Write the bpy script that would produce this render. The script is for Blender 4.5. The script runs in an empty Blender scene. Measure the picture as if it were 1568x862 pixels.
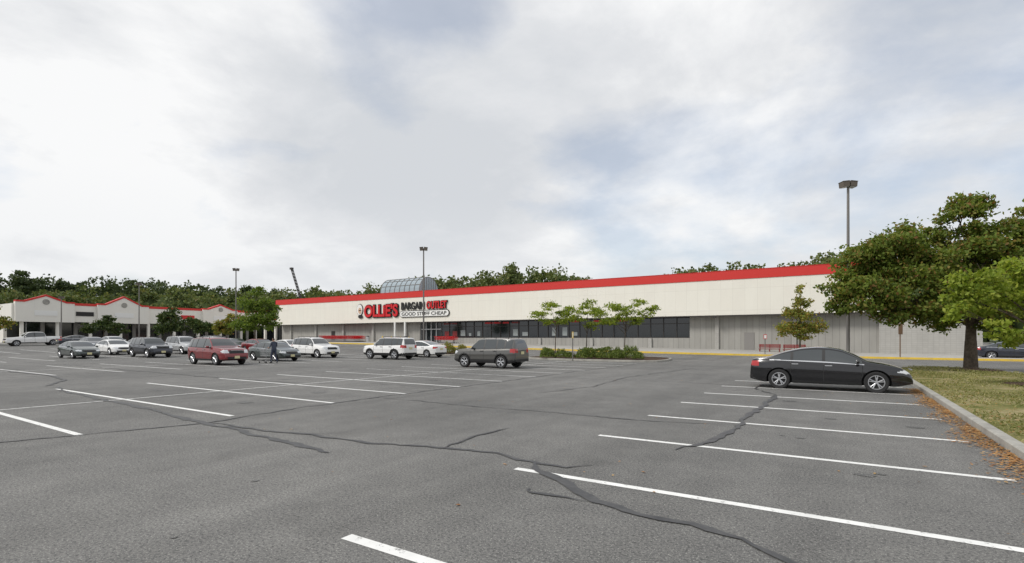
import bpy, math, random
import numpy as np
from mathutils import Vector, Matrix
random.seed(7); rng=np.random.default_rng(11)
sc=bpy.context.scene
sc.view_settings.view_transform='Standard'; sc.view_settings.look='None'; sc.view_settings.exposure=0
R=math.radians

# ---------------------------------------------------------------- terrain height
def g(x,y):
    s=(-x*0.5+y*0.75-35)/45.0
    s=np.clip(s,0,1); return 0.9*s*s*(3-2*s)
def gf(x,y): return float(g(x,y))

# ---------------------------------------------------------------- materials
def mat(name,col=(.5,.5,.5),rough=.7,metal=0,coat=0,spec=.5):
    m=bpy.data.materials.new(name); m.use_nodes=True
    b=m.node_tree.nodes['Principled BSDF']
    b.inputs['Base Color'].default_value=(*col,1); b.inputs['Roughness'].default_value=rough
    b.inputs['Metallic'].default_value=metal; b.inputs['Coat Weight'].default_value=coat
    b.inputs['Specular IOR Level'].default_value=spec
    return m
def nd(m,t,**kw):
    n=m.node_tree.nodes.new(t)
    for k,v in kw.items(): setattr(n,k,v)
    return n
def lk(m,a,b): m.node_tree.links.new(a,b)
def noise(m,scale,detail=4,rough=.55,coord='Object',vec=None):
    n=nd(m,'ShaderNodeTexNoise'); n.inputs['Scale'].default_value=scale
    n.inputs['Detail'].default_value=detail; n.inputs['Roughness'].default_value=rough
    if vec is None:
        tc=nd(m,'ShaderNodeTexCoord'); vec=tc.outputs[coord]
    lk(m,vec,n.inputs['Vector']); return n.outputs['Fac']
def ramp(m,fac,stops):
    r=nd(m,'ShaderNodeValToRGB'); e=r.color_ramp.elements
    e[0].position=stops[0][0]; e[0].color=(*stops[0][1],1)
    e[1].position=stops[1][0]; e[1].color=(*stops[1][1],1)
    for p,c in stops[2:]:
        k=e.new(p); k.color=(*c,1)
    lk(m,fac,r.inputs['Fac']); return r.outputs['Color']
def mixc(m,a,b,fac=.5,mode='MIX'):
    n=nd(m,'ShaderNodeMix',data_type='RGBA',blend_type=mode)
    if isinstance(fac,(int,float)): n.inputs['Factor'].default_value=fac
    else: lk(m,fac,n.inputs['Factor'])
    for i,v in ((6,a),(7,b)):
        if isinstance(v,tuple): n.inputs[i].default_value=(*v,1)
        else: lk(m,v,n.inputs[i])
    return n.outputs[2]
def setcol(m,c): lk(m,c,m.node_tree.nodes['Principled BSDF'].inputs['Base Color'])
def bump(m,h,strength=.3,dist=.01):
    b=nd(m,'ShaderNodeBump'); b.inputs['Strength'].default_value=strength; b.inputs['Distance'].default_value=dist
    lk(m,h,b.inputs['Height']); lk(m,b.outputs[0],m.node_tree.nodes['Principled BSDF'].inputs['Normal'])

def asphalt_color(m,k=1.0):
    big=noise(m,.14,5,.6); fine=noise(m,34,5,.85); mid=noise(m,1.6,6,.7)
    c1=ramp(m,big,[(.34,(.195*k,.194*k,.190*k)),(.66,(.295*k,.291*k,.282*k))])
    c2=ramp(m,mid,[(.34,(.80,.80,.80)),(.66,(1.0,1.0,.985))])
    c3=ramp(m,fine,[(.36,(.16,.16,.17)),(.50,(.72,.72,.72)),(.62,(1.0,.99,.96))])
    c=mixc(m,c1,c2,1.0,'MULTIPLY'); c=mixc(m,c,c3,.95,'MULTIPLY')
    sp=ramp(m,noise(m,62,2,.6),[(.60,(0,0,0)),(.67,(.75,.75,.75))]); c=mixc(m,c,(.50,.49,.46),sp)
    tc=nd(m,'ShaderNodeTexCoord'); mp=nd(m,'ShaderNodeMapping'); mp.inputs['Scale'].default_value=(.9,.09,1); lk(m,tc.outputs['Object'],mp.inputs[0])
    tr=ramp(m,noise(m,1.0,4,.6,vec=mp.outputs[0]),[(.40,(.88,.88,.88)),(.58,(1,1,1))]); c=mixc(m,c,tr,1.0,'MULTIPLY')
    st=ramp(m,noise(m,.55,3,.5),[(.62,(1,1,1)),(.74,(.80,.80,.80))])
    return mixc(m,c,st,1.0,'MULTIPLY'),fine
M={}
m=mat('asphalt',rough=.9,spec=.3); c,f=asphalt_color(m); setcol(m,c); bump(m,f,.7,.008); M['asphalt']=m
m=mat('oil_stain',rough=.6,spec=.4); c,f=asphalt_color(m,.6); setcol(m,c); M['stain']=m
m=mat('white_paint',rough=.7); c,f=asphalt_color(m)
w=ramp(m,noise(m,11,6,.75),[(.34,(0,0,0)),(.43,(1,1,1))])
pc=ramp(m,noise(m,3,4,.6),[(.3,(.70,.70,.68)),(.7,(.84,.84,.82))]); setcol(m,mixc(m,c,pc,w)); M['paint']=m
m=mat('old_white_paint',rough=.7); c,f=asphalt_color(m)
w=ramp(m,noise(m,7,6,.8),[(.34,(0,0,0)),(.50,(.95,.95,.95))]); setcol(m,mixc(m,c,(.72,.72,.70),w)); M['paint_old']=m
m=mat('yellow_paint',(.62,.42,.04),.7); w=ramp(m,noise(m,2.5,5,.7),[(.3,(.52,.38,.10)),(.6,(.72,.50,.05))]); setcol(m,w); M['yellow']=m
m=mat('crack_sealant',(.03,.03,.032),.55); setcol(m,ramp(m,noise(m,5,5,.7),[(.3,(.03,.03,.032)),(.7,(.08,.08,.08))])); M['tar']=m
m=mat('concrete_kerb',rough=.85); setcol(m,ramp(m,noise(m,2.2,6,.7),[(.3,(.24,.23,.21)),(.7,(.42,.41,.37))])); M['kerb']=m
m=mat('concrete_walk',rough=.85); setcol(m,ramp(m,noise(m,.7,6,.7),[(.3,(.32,.31,.29)),(.7,(.43,.42,.39))])); M['walk']=m
m=mat('grass_ground',rough=.95,spec=.1)
a=ramp(m,noise(m,.8,6,.7),[(.38,(.16,.175,.055)),(.50,(.27,.25,.11)),(.62,(.40,.34,.20))]); b=ramp(m,noise(m,28,4,.7),[(.3,(.5,.5,.45)),(.7,(1,1,.95))])
setcol(m,mixc(m,a,b,1.0,'MULTIPLY')); M['grass']=m
m=mat('far_field',rough=.95,spec=.1); setcol(m,ramp(m,noise(m,.03,5,.6),[(.3,(.05,.07,.03)),(.7,(.10,.11,.05))])); M['field']=m
m=mat('mulch',rough=.95,spec=.1); setcol(m,ramp(m,noise(m,14,5,.8),[(.3,(.03,.02,.014)),(.7,(.13,.085,.06))])); M['mulch']=m

def panel_mat(name,c1,c2,px,pz,line,lw=.015,stain=.12,rough=.6):
    m=mat(name,rough=rough)
    tc=nd(m,'ShaderNodeTexCoord'); s=nd(m,'ShaderNodeSeparateXYZ'); lk(m,tc.outputs['Object'],s.inputs[0])
    ad=nd(m,'ShaderNodeMath',operation='ADD'); lk(m,s.outputs[0],ad.inputs[0]); lk(m,s.outputs[1],ad.inputs[1])
    cb=nd(m,'ShaderNodeCombineXYZ'); lk(m,ad.outputs[0],cb.inputs[0]); lk(m,s.outputs[2],cb.inputs[1])
    br=nd(m,'ShaderNodeTexBrick'); br.offset=0; lk(m,cb.outputs[0],br.inputs['Vector'])
    br.inputs['Scale'].default_value=1; br.inputs['Brick Width'].default_value=px; br.inputs['Row Height'].default_value=pz
    br.inputs['Mortar Size'].default_value=lw; br.inputs['Mortar Smooth'].default_value=.3
    br.inputs['Color1'].default_value=(*c1,1); br.inputs['Color2'].default_value=(*c2,1); br.inputs['Mortar'].default_value=(*line,1)
    mp=nd(m,'ShaderNodeMapping'); mp.inputs['Scale'].default_value=(1,1,.25); lk(m,tc.outputs['Object'],mp.inputs[0])
    st=ramp(m,noise(m,.8,6,.7,vec=mp.outputs[0]),[(.3,(1-stain*2,)*3),(.6,(1,1,1))])
    setcol(m,mixc(m,br.outputs['Color'],st,1.0,'MULTIPLY')); return m
M['fascia']=panel_mat('cream_wall_panel',(.79,.77,.695),(.775,.75,.675),1.22,2.35,(.62,.595,.53),.010,.02)
M['block']=panel_mat('split_face_block',(.37,.36,.335),(.34,.33,.305),.61,6,(.25,.245,.23),.03,.08,.9)
M['block_r']=panel_mat('light_block',(.43,.42,.395),(.40,.39,.365),.4,.2,(.32,.31,.29),.012,.07,.9)
M['stucco']=panel_mat('white_stucco',(.80,.78,.72),(.79,.77,.71),3.0,9,(.70,.68,.63),.010,.02)
m=mat('red_trim',(.58,.028,.022),.45); M['red']=m
M['darkglass']=mat('shop_glass',(.012,.015,.018),.08,spec=.8)
M['glass_vault']=mat('vault_glass',(.32,.38,.42),.12,spec=.8)
M['frame']=mat('bronze_frame',(.035,.03,.028),.45)
M['lightframe']=mat('aluminium_frame',(.55,.56,.57),.4,.4)
M['soffit']=mat('soffit',(.24,.23,.22),.8)
M['roof']=mat('roof_membrane',(.35,.35,.34),.9)
M['white']=mat('white_plain',(.8,.8,.78),.5)
M['black']=mat('black_plain',(.012,.012,.012),.5)
M['signred']=mat('sign_red',(.58,.015,.02),.35)
M['skin']=mat('sign_tan',(.6,.42,.3),.5)
M['pole']=mat('pole_metal',(.20,.19,.18),.5,.5)
M['poledark']=mat('lamp_head_bronze',(.12,.10,.08),.5,.2)
M['lens']=mat('lamp_lens',(.5,.5,.48),.3)
M['wood']=mat('brown_post',(.15,.09,.05),.8)
m=mat('bark',rough=.95,spec=.1); setcol(m,ramp(m,noise(m,6,6,.7),[(.3,(.05,.04,.032)),(.7,(.17,.14,.11))])); bump(m,noise(m,14,4,.7),.8,.03); M['bark']=m

def leafmat(name,stops,tr=.35):
    m=bpy.data.materials.new(name); m.use_nodes=True; nt=m.node_tree; nt.nodes.clear()
    out=nd(m,'ShaderNodeOutputMaterial'); ge=nd(m,'ShaderNodeNewGeometry')
    c=ramp(m,ge.outputs['Random Per Island'],stops)
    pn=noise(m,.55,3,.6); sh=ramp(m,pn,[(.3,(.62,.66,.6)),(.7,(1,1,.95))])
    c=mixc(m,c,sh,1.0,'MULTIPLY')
    d=nd(m,'ShaderNodeBsdfPrincipled'); lk(m,c,d.inputs['Base Color']); d.inputs['Roughness'].default_value=.6; d.inputs['Specular IOR Level'].default_value=.25
    t=nd(m,'ShaderNodeBsdfTranslucent'); lk(m,mixc(m,c,(1,1,.5),1.0,'MULTIPLY'),t.inputs[0])
    mx=nd(m,'ShaderNodeMixShader'); mx.inputs[0].default_value=tr; lk(m,d.outputs[0],mx.inputs[1]); lk(m,t.outputs[0],mx.inputs[2]); lk(m,mx.outputs[0],out.inputs[0])
    return m
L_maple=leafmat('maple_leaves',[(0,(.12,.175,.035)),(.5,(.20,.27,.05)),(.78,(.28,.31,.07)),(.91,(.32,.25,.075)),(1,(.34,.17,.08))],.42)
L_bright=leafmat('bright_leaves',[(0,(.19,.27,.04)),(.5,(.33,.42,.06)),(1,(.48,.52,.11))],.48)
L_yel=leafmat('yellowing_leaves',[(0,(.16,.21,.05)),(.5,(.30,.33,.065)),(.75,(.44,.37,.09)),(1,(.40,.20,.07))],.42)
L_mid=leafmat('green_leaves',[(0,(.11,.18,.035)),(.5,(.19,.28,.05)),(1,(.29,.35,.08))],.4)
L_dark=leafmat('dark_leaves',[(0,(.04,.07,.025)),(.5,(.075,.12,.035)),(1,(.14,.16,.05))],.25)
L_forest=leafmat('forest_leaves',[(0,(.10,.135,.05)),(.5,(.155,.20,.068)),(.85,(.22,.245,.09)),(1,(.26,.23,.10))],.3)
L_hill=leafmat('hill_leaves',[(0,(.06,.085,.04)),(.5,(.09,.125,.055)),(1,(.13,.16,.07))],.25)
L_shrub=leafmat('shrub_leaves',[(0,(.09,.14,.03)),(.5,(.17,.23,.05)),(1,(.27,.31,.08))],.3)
L_litter=leafmat('dry_leaves',[(0,(.34,.14,.05)),(.5,(.55,.27,.09)),(1,(.58,.38,.18))],.15)
L_blade=leafmat('grass_blades',[(0,(.17,.19,.055)),(.5,(.31,.30,.11)),(1,(.50,.44,.24))],.3)

# ---------------------------------------------------------------- mesh builder
class MB:
    def __init__(s): s.v=[]; s.f=[]; s.m=[]; s.mats=[]
    def mi(s,k):
        mm=M[k] if isinstance(k,str) else k
        if mm not in s.mats: s.mats.append(mm)
        return s.mats.index(mm)
    def add(s,vs,fs,k):
        o=len(s.v); s.v+= [tuple(p) for p in vs]; i=s.mi(k)
        for f in fs: s.f.append(tuple(o+j for j in f)); s.m.append(i)
    def box(s,x0,x1,y0,y1,z0,z1,k,M4=None):
        vs=[Vector((x,y,z)) for z in (z0,z1) for y in (y0,y1) for x in (x0,x1)]
        if M4: vs=[M4@p for p in vs]
        s.add(vs,[(0,2,3,1),(4,5,7,6),(0,1,5,4),(2,6,7,3),(0,4,6,2),(1,3,7,5)],k)
    def cyl(s,p0,p1,r0,r1,n,k,caps=True):
        p0=Vector(p0);p1=Vector(p1); d=(p1-p0).normalized()
        a=d.orthogonal().normalized(); b=d.cross(a); vs=[]
        for p,r in ((p0,r0),(p1,r1)):
            for i in range(n):
                t=2*math.pi*i/n; vs.append(p+a*math.cos(t)*r+b*math.sin(t)*r)
        fs=[(i,(i+1)%n,n+(i+1)%n,n+i) for i in range(n)]
        if caps: fs+= [tuple(range(n))[::-1],tuple(range(n,2*n))]
        s.add(vs,fs,k)
    def build(s,name,parent=None,smooth=False,loc=None,rot=None):
        me=bpy.data.meshes.new(name); me.from_pydata(s.v,[],s.f)
        for mm in s.mats: me.materials.append(mm)
        me.polygons.foreach_set('material_index',s.m)
        if smooth:
            me.polygons.foreach_set('use_smooth',[True]*len(s.f)); me.set_sharp_from_angle(angle=R(40))
        me.update()
        o=bpy.data.objects.new(name,me); sc.collection.objects.link(o)
        if parent: o.parent=parent
        if loc: o.location=loc
        if rot is not None: o.rotation_euler=(0,0,rot)
        return o
def empty(name):
    e=bpy.data.objects.new(name,None); sc.collection.objects.link(e); e.empty_display_size=.2; return e

# ---------------------------------------------------------------- ground
xs=[-2500,-900,-400,-220,-160]+[float(v) for v in range(-120,31)]+[60,120,300,900,2500]
ys=[-2500,-900,-300,-100,-50]+[float(v) for v in range(-20,76)]+[90,120,200,500,1200,2500]
mb=MB(); nx=len(xs)
vs=[(x,y,gf(x,y) if y<300 and x>-400 else .9 if (-x*.5+y*.75)>80 else gf(x,y)) for y in ys for x in xs]
fs=[(j*nx+i,j*nx+i+1,(j+1)*nx+i+1,(j+1)*nx+i) for j in range(len(ys)-1) for i in range(nx-1)]
mb.add(vs,fs,'asphalt'); 
fi=mb.mi('field')
for q,f in enumerate(mb.f):
    cx=sum(mb.v[i][0] for i in f)/4; cy=sum(mb.v[i][1] for i in f)/4
    if cy>105 or cx<-160 or cx>60 or cy<-100: mb.m[q]=fi
mb.build('ground',smooth=True)

def strip(mb,x0,y0,x1,y1,w,k,dz=.004):
    L=math.hypot(x1-x0,y1-y0); n=max(1,int(L/1.0)); ux,uy=(x1-x0)/L,(y1-y0)/L; px,py=-uy*w/2,ux*w/2; vs=[]
    for i in range(n+1):
        t=i/n; x=x0+(x1-x0)*t; y=y0+(y1-y0)*t
        vs+= [(x+px,y+py,gf(x+px,y+py)+dz),(x-px,y-py,gf(x-px,y-py)+dz)]
    mb.add(vs,[(2*i+1,2*i+3,2*i+2,2*i) for i in range(n)],k)
mb=MB()
for k in range(-2,8):
    y=3.02+2.78*k; strip(mb,-3.65,y,1.78,y,.12,'paint')
for k in range(-2,12):
    y=3.6+2.7*k; strip(mb,-22.4,y+.12,-11.4,y,.12,'paint' if k<5 else 'paint_old')
strip(mb,-17.0,-3,-17.0,34,.10,'paint_old',.0075)
for X0 in (-41.5,-60.5,-79.5):
    for k in range(-4,12):
        y=3.3+2.7*k; strip(mb,X0,y,X0+11,y,.13,'paint_old')
    strip(mb,X0+5.5,-8,X0+5.5,34,.10,'paint_old',.0075)
mb.build('parking_lines')
mb=MB()
for (x,y,r) in [(.25,7.9,.10),(.42,8.05,.05),(-.6,10.2,.06),(-.9,10.3,.04),(-.2,13,.10),(-1.2,16,.14),(-13.5,7.8,.2),(-14,10.5,.22),(-19,8,.2),(-6,3.6,.04),(-4.9,2.2,.03),(-19.5,13,.25),(-14,16,.2),(1.0,4.6,.05),(1.2,12.6,.12),(-33,6,.3),(-38,9,.3)]:
    n=18; vs=[(x,y,gf(x,y)+.006)]+[(x+r*1.3*random.uniform(.7,1.15)*math.cos(6.283*i/n),y+r*random.uniform(.7,1.15)*math.sin(6.283*i/n),gf(x,y)+.006) for i in range(n)]
    mb.add(vs,[(0,1+i,1+(i+1)%n) for i in range(n)],'stain')
mb.build('oil_stains')

# sealed cracks
def crack(mb,pts,w,seed,k='tar',dz=.010):
    r=random.Random(seed); P=[]
    for i in range(len(pts)-1):
        a=pts[i];b=pts[i+1]; L=math.hypot(b[0]-a[0],b[1]-a[1]); n=max(2,int(L/.14))
        for j in range(n): P.append((a[0]+(b[0]-a[0])*j/n,a[1]+(b[1]-a[1])*j/n))
    P.append(pts[-1]); Q=[]; ox=oy=0
    for i,(x,y) in enumerate(P):
        ox=ox*.8+r.uniform(-.045,.045); oy=oy*.8+r.uniform(-.045,.045); Q.append((x+ox,y+oy))
    ww=w; vs=[]
    for i,(x,y) in enumerate(Q):
        a=Q[max(0,i-1)]; b=Q[min(len(Q)-1,i+1)]; dx,dy=b[0]-a[0],b[1]-a[1]; l=math.hypot(dx,dy) or 1
        ww=.45*ww+.55*w*r.uniform(.2,1.9); e=min(1,.25+i*.2,.25+(len(Q)-1-i)*.2); h=ww*e/2
        vs+= [(x-dy/l*h,y+dx/l*h,gf(x,y)+dz),(x+dy/l*h,y-dx/l*h,gf(x,y)+dz)]
    mb.add(vs,[(2*i+1,2*i+3,2*i+2,2*i) for i in range(len(Q)-1)],k)
mb=MB()
CR=[([(-23.4,6.75),(-21,6.2),(-17.4,6.0),(-14.2,5.85),(-10.85,5.5),(-8.63,5.28),(-6.56,5.02)],.12),
([(-13,-1),(-11.8,2.64),(-11.36,3.83),(-10.85,5.5),(-11.25,7.9),(-11.5,10.55),(-11.3,16),(-11.5,24),(-11.3,33)],.06),
([(-10.85,5.5),(-9.2,5.65),(-7.86,5.78),(-6.69,5.93),(-5.23,6.2),(-4.31,6.31),(-3.64,6.2),(-3.09,6.22),(-2.86,6.5)],.065),
([(-3.64,6.2),(-3.3,5.8),(-2.85,5.56),(-2.25,5.07),(-1.67,4.95),(-1.17,4.91),(-.92,4.8),(-.34,4.52),(.4,4.15),(1.4,3.9)],.10),
([(-2.25,5.07),(-2.53,5.1),(-2.86,5.03),(-2.95,5.15)],.06),
([(-5.23,6.2),(-5.39,7.08),(-5.29,8.27)],.055),
([(-2.17,8.1),(-1.88,8.8),(-1.66,10.5),(-1.74,12.7),(-1.66,15),(-1.66,17.5)],.11),
([(-11.5,10.55),(-8.4,10.5),(-5.6,10.6),(-3.3,10.6),(-1.73,11.0)],.035),
([(-1.7,17.5),(-2.4,19),(-2.6,21.5)],.06),([(-22.5,20),(-17,19.6),(-11.4,19.9),(-6,20.4),(-3,20.2)],.04),
([(-30.5,4),(-30.3,12),(-30.8,20),(-30.4,33)],.06),([(-48,12),(-40,12.4),(-31,12.1),(-23,11.9),(-17,12.2)],.06),
([(-24,6.6),(-27,8),(-30.4,8.5),(-36,8.3)],.10),([(-17,12.2),(-15,13.5),(-11.5,14)],.04),([(-26,25),(-20,26.5),(-11.4,27),(-5,29)],.05),
([(-8,14),(-7.4,17),(-8,22),(-7,30)],.04),([(-5,40),(-15,46),(-30,47),(-50,46)],.06)]
for i,(p,w) in enumerate(CR): crack(mb,p,w,i+3,dz=.009+.0007*i)
mb.build('crack_sealant')

# ---------------------------------------------------------------- kerbed islands
def smooth_loop(pts,it=2):
    for _ in range(it):
        q=[]
        for i in range(len(pts)):
            a=pts[i];b=pts[(i+1)%len(pts)]
            q+= [(a[0]*.75+b[0]*.25,a[1]*.75+b[1]*.25),(a[0]*.25+b[0]*.75,a[1]*.25+b[1]*.75)]
        pts=q
    return pts
def offset(pts,d):
    out=[];n=len(pts)
    for i in range(n):
        a=pts[i-1];b=pts[(i+1)%n]; dx,dy=b[0]-a[0],b[1]-a[1];l=math.hypot(dx,dy)
        out.append((pts[i][0]-dy/l*d,pts[i][1]+dx/l*d))
    return out
def island(name,pts,fill,h=.14,fillname='grass'):
    pts=smooth_loop(pts); inn=offset(pts,.16); n=len(pts); mb=MB()
    vs=[(x,y,gf(x,y)-.03) for x,y in pts]+[(x+.0,y,gf(x,y)+h-.02) for x,y in pts]+[(x*.86+a*.14,y*.86+b*.14,gf(x,y)+h) for (x,y),(a,b) in zip(pts,inn)]+[(x,y,gf(x,y)+h) for x,y in inn]+[(x,y,gf(x,y)+h-.05) for x,y in inn]
    fs=[]
    for l in range(4):
        for i in range(n): j=(i+1)%n; fs.append((l*n+i,l*n+j,(l+1)*n+j,(l+1)*n+i))
    mb.add(vs,fs,'kerb')
    e=empty(name); mb.build('kerb',parent=e,smooth=True)
    mb=MB(); cx=sum(p[0] for p in inn)/n; cy=sum(p[1] for p in inn)/n; vs=[];fs=[]
    rings=[1,.8,.6,.4,.2]
    for q,t in enumerate(rings):
        for x,y in inn:
            X=cx+(x-cx)*t;Y=cy+(y-cy)*t; vs.append((X,Y,gf(X,Y)+h-.03+.10*(1-t)))
    vs.append((cx,cy,gf(cx,cy)+h+.08))
    for q in range(len(rings)-1):
        for i in range(n): j=(i+1)%n; fs.append((q*n+i,q*n+j,(q+1)*n+j,(q+1)*n+i))
    q=len(rings)-1
    for i in range(n): fs.append((q*n+i,q*n+(i+1)%n,len(vs)-1))
    mb.add(vs,fs,fill); mb.build(fillname,parent=e,smooth=True); return inn
G=island('grass_island',[(2.15,-14),(9,-14),(9,0),(9,12),(8.6,22),(7.4,31),(6.3,35),(4.6,37),(3,36.6),(2.15,33),(2.15,20),(2.15,5)],'grass')
island('planted_island',[(-21.8,35.2),(-11.2,35.2),(-10.6,38),(-11.6,42.5),(-16,43.5),(-21,42.5),(-22.3,38.5)],'mulch',fillname='mulch_bed')
island('planted_island',[(-41,36),(-30.5,36),(-29.8,38),(-31,42),(-41,42),(-42,39)],'mulch',fillname='mulch_bed')
island('planted_island',[(-61,33),(-50.5,33),(-49.8,36),(-51,40),(-61,40),(-62,36)],'grass')

# ---------------------------------------------------------------- foliage
def quads(name,C,size,material,parent=None,up=0.0,extra=None,asp=.62):
    n=len(C); u=rng.normal(size=(n,3)); u/=np.linalg.norm(u,axis=1)[:,None]
    w=rng.normal(size=(n,3)); w[:,2]+=up; v=np.cross(u,w); v/=np.linalg.norm(v,axis=1)[:,None]
    if up>0:
        u[:,2]*=.15; v[:,2]*=.2
    s=(size*rng.uniform(.6,1.35,n))[:,None]
    V=np.stack([C-u*s*.5,C+v*s*asp*.5-u*s*.08,C+u*s*.55,C-v*s*asp*.5-u*s*.08],1).reshape(-1,3)
    me=bpy.data.meshes.new(name); me.vertices.add(4*n); me.vertices.foreach_set('co',V.ravel())
    me.loops.add(4*n); me.loops.foreach_set('vertex_index',np.arange(4*n,dtype=np.int32))
    me.polygons.add(n); me.polygons.foreach_set('loop_start',np.arange(0,4*n,4,dtype=np.int32))
    me.materials.append(material); me.update(calc_edges=True)
    o=bpy.data.objects.new(name,me); sc.collection.objects.link(o)
    if parent: o.parent=parent
    return o
def clumppts(clumps,n,sub=16,sig=.23):
    wts=np.array([c[3]**2 for c in clumps]); wts=wts/wts.sum(); out=[]
    for c,w in zip(clumps,wts):
        k=max(3,int(n*w)); r=c[3]; rz=c[4] if len(c)>4 else r*.8
        S=rng.normal(size=(sub,3)); S/=np.linalg.norm(S,axis=1)[:,None]; S*=rng.uniform(.45,1.0,sub)[:,None]
        idx=rng.integers(0,sub,k); p=S[idx]+rng.normal(size=(k,3))*sig*np.array([1,1,.7])
        p*=np.array([r,r,rz])*.85; out.append(p+np.array(c[:3]))
    return np.concatenate(out)
YAW=R(32.6)
def tree(name,x,y,clumps,n,leaf,lm,tr=.12,fork=.4,yaw=YAW,sub=16,sig=.23,lean=0,br=.5):
    e=empty(name); e.location=(x,y,gf(x,y)); e.rotation_euler=(0,0,yaw)
    mb=MB(); zt=min(c[2] for c in clumps); zmax=max(c[2] for c in clumps); zf=max(.5,zt*fork*1.4)
    mb.cyl((0,0,-.1),(0,0,.25),tr*1.5,tr*1.08,10,'bark',False); mb.cyl((0,0,.25),(lean*.5,0,zf),tr*1.08,tr*.85,10,'bark',False)
    top=Vector((lean*.5+.1,0,zmax*.8)); mb.cyl((lean*.5,0,zf),top,tr*.8,tr*.15,8,'bark',False)
    for c in clumps:
        b=Vector(c[:3]); a=Vector((lean*.5,0,zf)).lerp(top,min(.7,max(0,(c[2]-zf)/(top.z-zf+.01)*.5))) if c[2]>zf else Vector((lean*.5,0,zf*.9))
        mid=a.lerp(b,.5)+Vector((random.uniform(-.12,.12),random.uniform(-.12,.12),.15))*c[3]
        mb.cyl(a,mid,tr*br,tr*br*.6,7,'bark',False); mb.cyl(mid,b,tr*br*.6,tr*.1,6,'bark',False)
        for q in range(4):
            d=Vector((random.gauss(0,1),random.gauss(0,1),random.gauss(.3,.6))).normalized()*c[3]*.75
            mb.cyl(mid.lerp(b,random.random()),b+d,tr*.1,.008,5,'bark',False)
    mb.build('trunk',parent=e,smooth=True)
    quads('crown',clumppts(clumps,n,sub,sig),leaf,lm,parent=e)
    return e
tree('maple_tree',5.36,33.7,[(-3.9,0,6.4,1.6),(-5.0,.5,5.6,1.35),(-6.1,0,4.3,1.2),(-5.2,-.5,3.9,1.4),(-4.4,.4,4.8,1.7),(-4.2,-.4,3.2,1.2),(-2.8,0,4.4,1.9),(-3.0,.8,6.2,1.5),(-2.3,-1,3.3,1.4),(-1.5,.2,2.9,1.2),(-.6,0,7.7,1.25),(.3,.2,8.3,.9),(-1.1,-.4,5.6,1.8),(-1.6,.4,6.8,.9),(.6,-.6,4.6,1.8),(.4,.3,6.3,1.6),(1.7,.2,6.5,1.4),(2.7,0,7.5,1.1),(2.3,-.3,4.9,1.7),(1.6,.8,3.4,1.4),(3.8,0,6.2,1.4),(-.3,-1.5,3.7,1.5),(-6.3,.2,3.3,.8),(3.3,.3,3.4,1.3),(.5,-.8,2.7,1.0)],72000,.17,L_maple,tr=.28,sub=20,sig=.2,fork=.42,br=.3)
tree('young_maple_tree',5.4,23.6,[(-1.9,0,3.6,.8),(-1.2,.4,2.9,.75),(-2.6,0,2.5,.5),(-.6,-.3,4.0,.8),(-.3,.2,3.0,.9),(.6,0,3.6,1.0),(-1.6,-.4,2.0,.5),(.4,0,4.4,.6),(1.3,.2,2.8,.9),(-2.4,.2,3.1,.55),(-.9,0,1.7,.45)],9500,.135,L_bright,tr=.07,sub=12)
tree('yellowing_tree',-3.3,55,[(0,0,3.2,1.5,1.2),(-1.4,0,2.6,1.0),(1.2,0,2.8,1.1),(-.8,0,4.3,.9),(.6,.2,5.0,.7),(0,0,6.1,.5,.8),(0,-.3,1.9,1.0),(-.2,0,5.2,.6)],5000,.2,L_yel,tr=.09,sub=12,sig=.26)
OT=dict(tr=.05,fork=.25,sub=9,sig=.3)
tree('ornamental_tree',-19.2,36.4,[(-1.2,0,3.6,.8,.4),(-.4,.2,4.2,.8,.45),(.5,0,3.7,.9,.4),(1.2,0,3.9,.6,.35),(-.8,0,3.0,.6,.3),(.3,.3,3.1,.7,.4)],2500,.15,L_bright,**OT)
tree('ornamental_tree',-17.6,38.8,[(-.9,0,3.3,.8,.4),(.2,.2,4.5,.7,.45),(.8,0,3.8,.7,.45),(-.3,0,3.9,.6,.4),(.4,0,2.7,.7,.4)],1900,.15,L_bright,**OT)
tree('ornamental_tree',-14.2,38.4,[(-2.0,0,3.7,.8,.4),(-.9,.2,4.1,.9,.45),(.3,0,3.8,.8,.4),(1.0,0,4.4,.7,.4),(1.8,0,3.7,.8,.4),(2.3,0,4.0,.5,.3),(-1.3,0,3.0,.8,.35),(.8,.3,3.1,.9,.35),(-.2,0,3.3,.8,.4)],3700,.15,L_bright,**OT)
tree('linden_tree',-58.8,35.2,[(0,0,3.4,2.0,1.3),(-1.6,0,3.0,1.4),(1.6,0,3.2,1.5),(-.8,0,5.2,1.5),(.9,0,5.0,1.5),(.2,0,6.9,1.0),(2.1,0,4.6,1.0)],8500,.24,L_mid,tr=.12)
tree('round_tree',-82,36.4,[(0,0,3.2,1.7),(-1.4,0,2.5,1.3),(1.4,0,2.6,1.4),(.2,0,4.5,1.1),(-1,0,4.1,1.0)],4500,.28,L_dark,tr=.1)
tree('round_tree',-77,38,[(0,0,2.6,1.4),(-1.0,0,3.2,1.1),(1.2,0,2.4,1.0)],2800,.28,L_dark,tr=.1)
tree('round_tree',-95.6,33,[(0,0,2.8,1.5),(-2.2,0,2.4,1.2),(2.0,0,2.4,1.4),(.6,0,3.7,1.0)],4000,.28,L_dark,tr=.1)
tree('yellow_tree',-68.5,37,[(0,0,2.6,1.3),(-.9,0,2.2,1.0),(.6,0,3.6,.9)],2600,.25,L_yel,tr=.08)
tree('leaning_tree',-99,20.6,[(0,0,3.4,2.2),(-1.8,0,3.0,1.8),(1.7,0,3.2,1.6),(.2,0,5.0,1.4)],5500,.3,L_yel,tr=.14)
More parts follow.
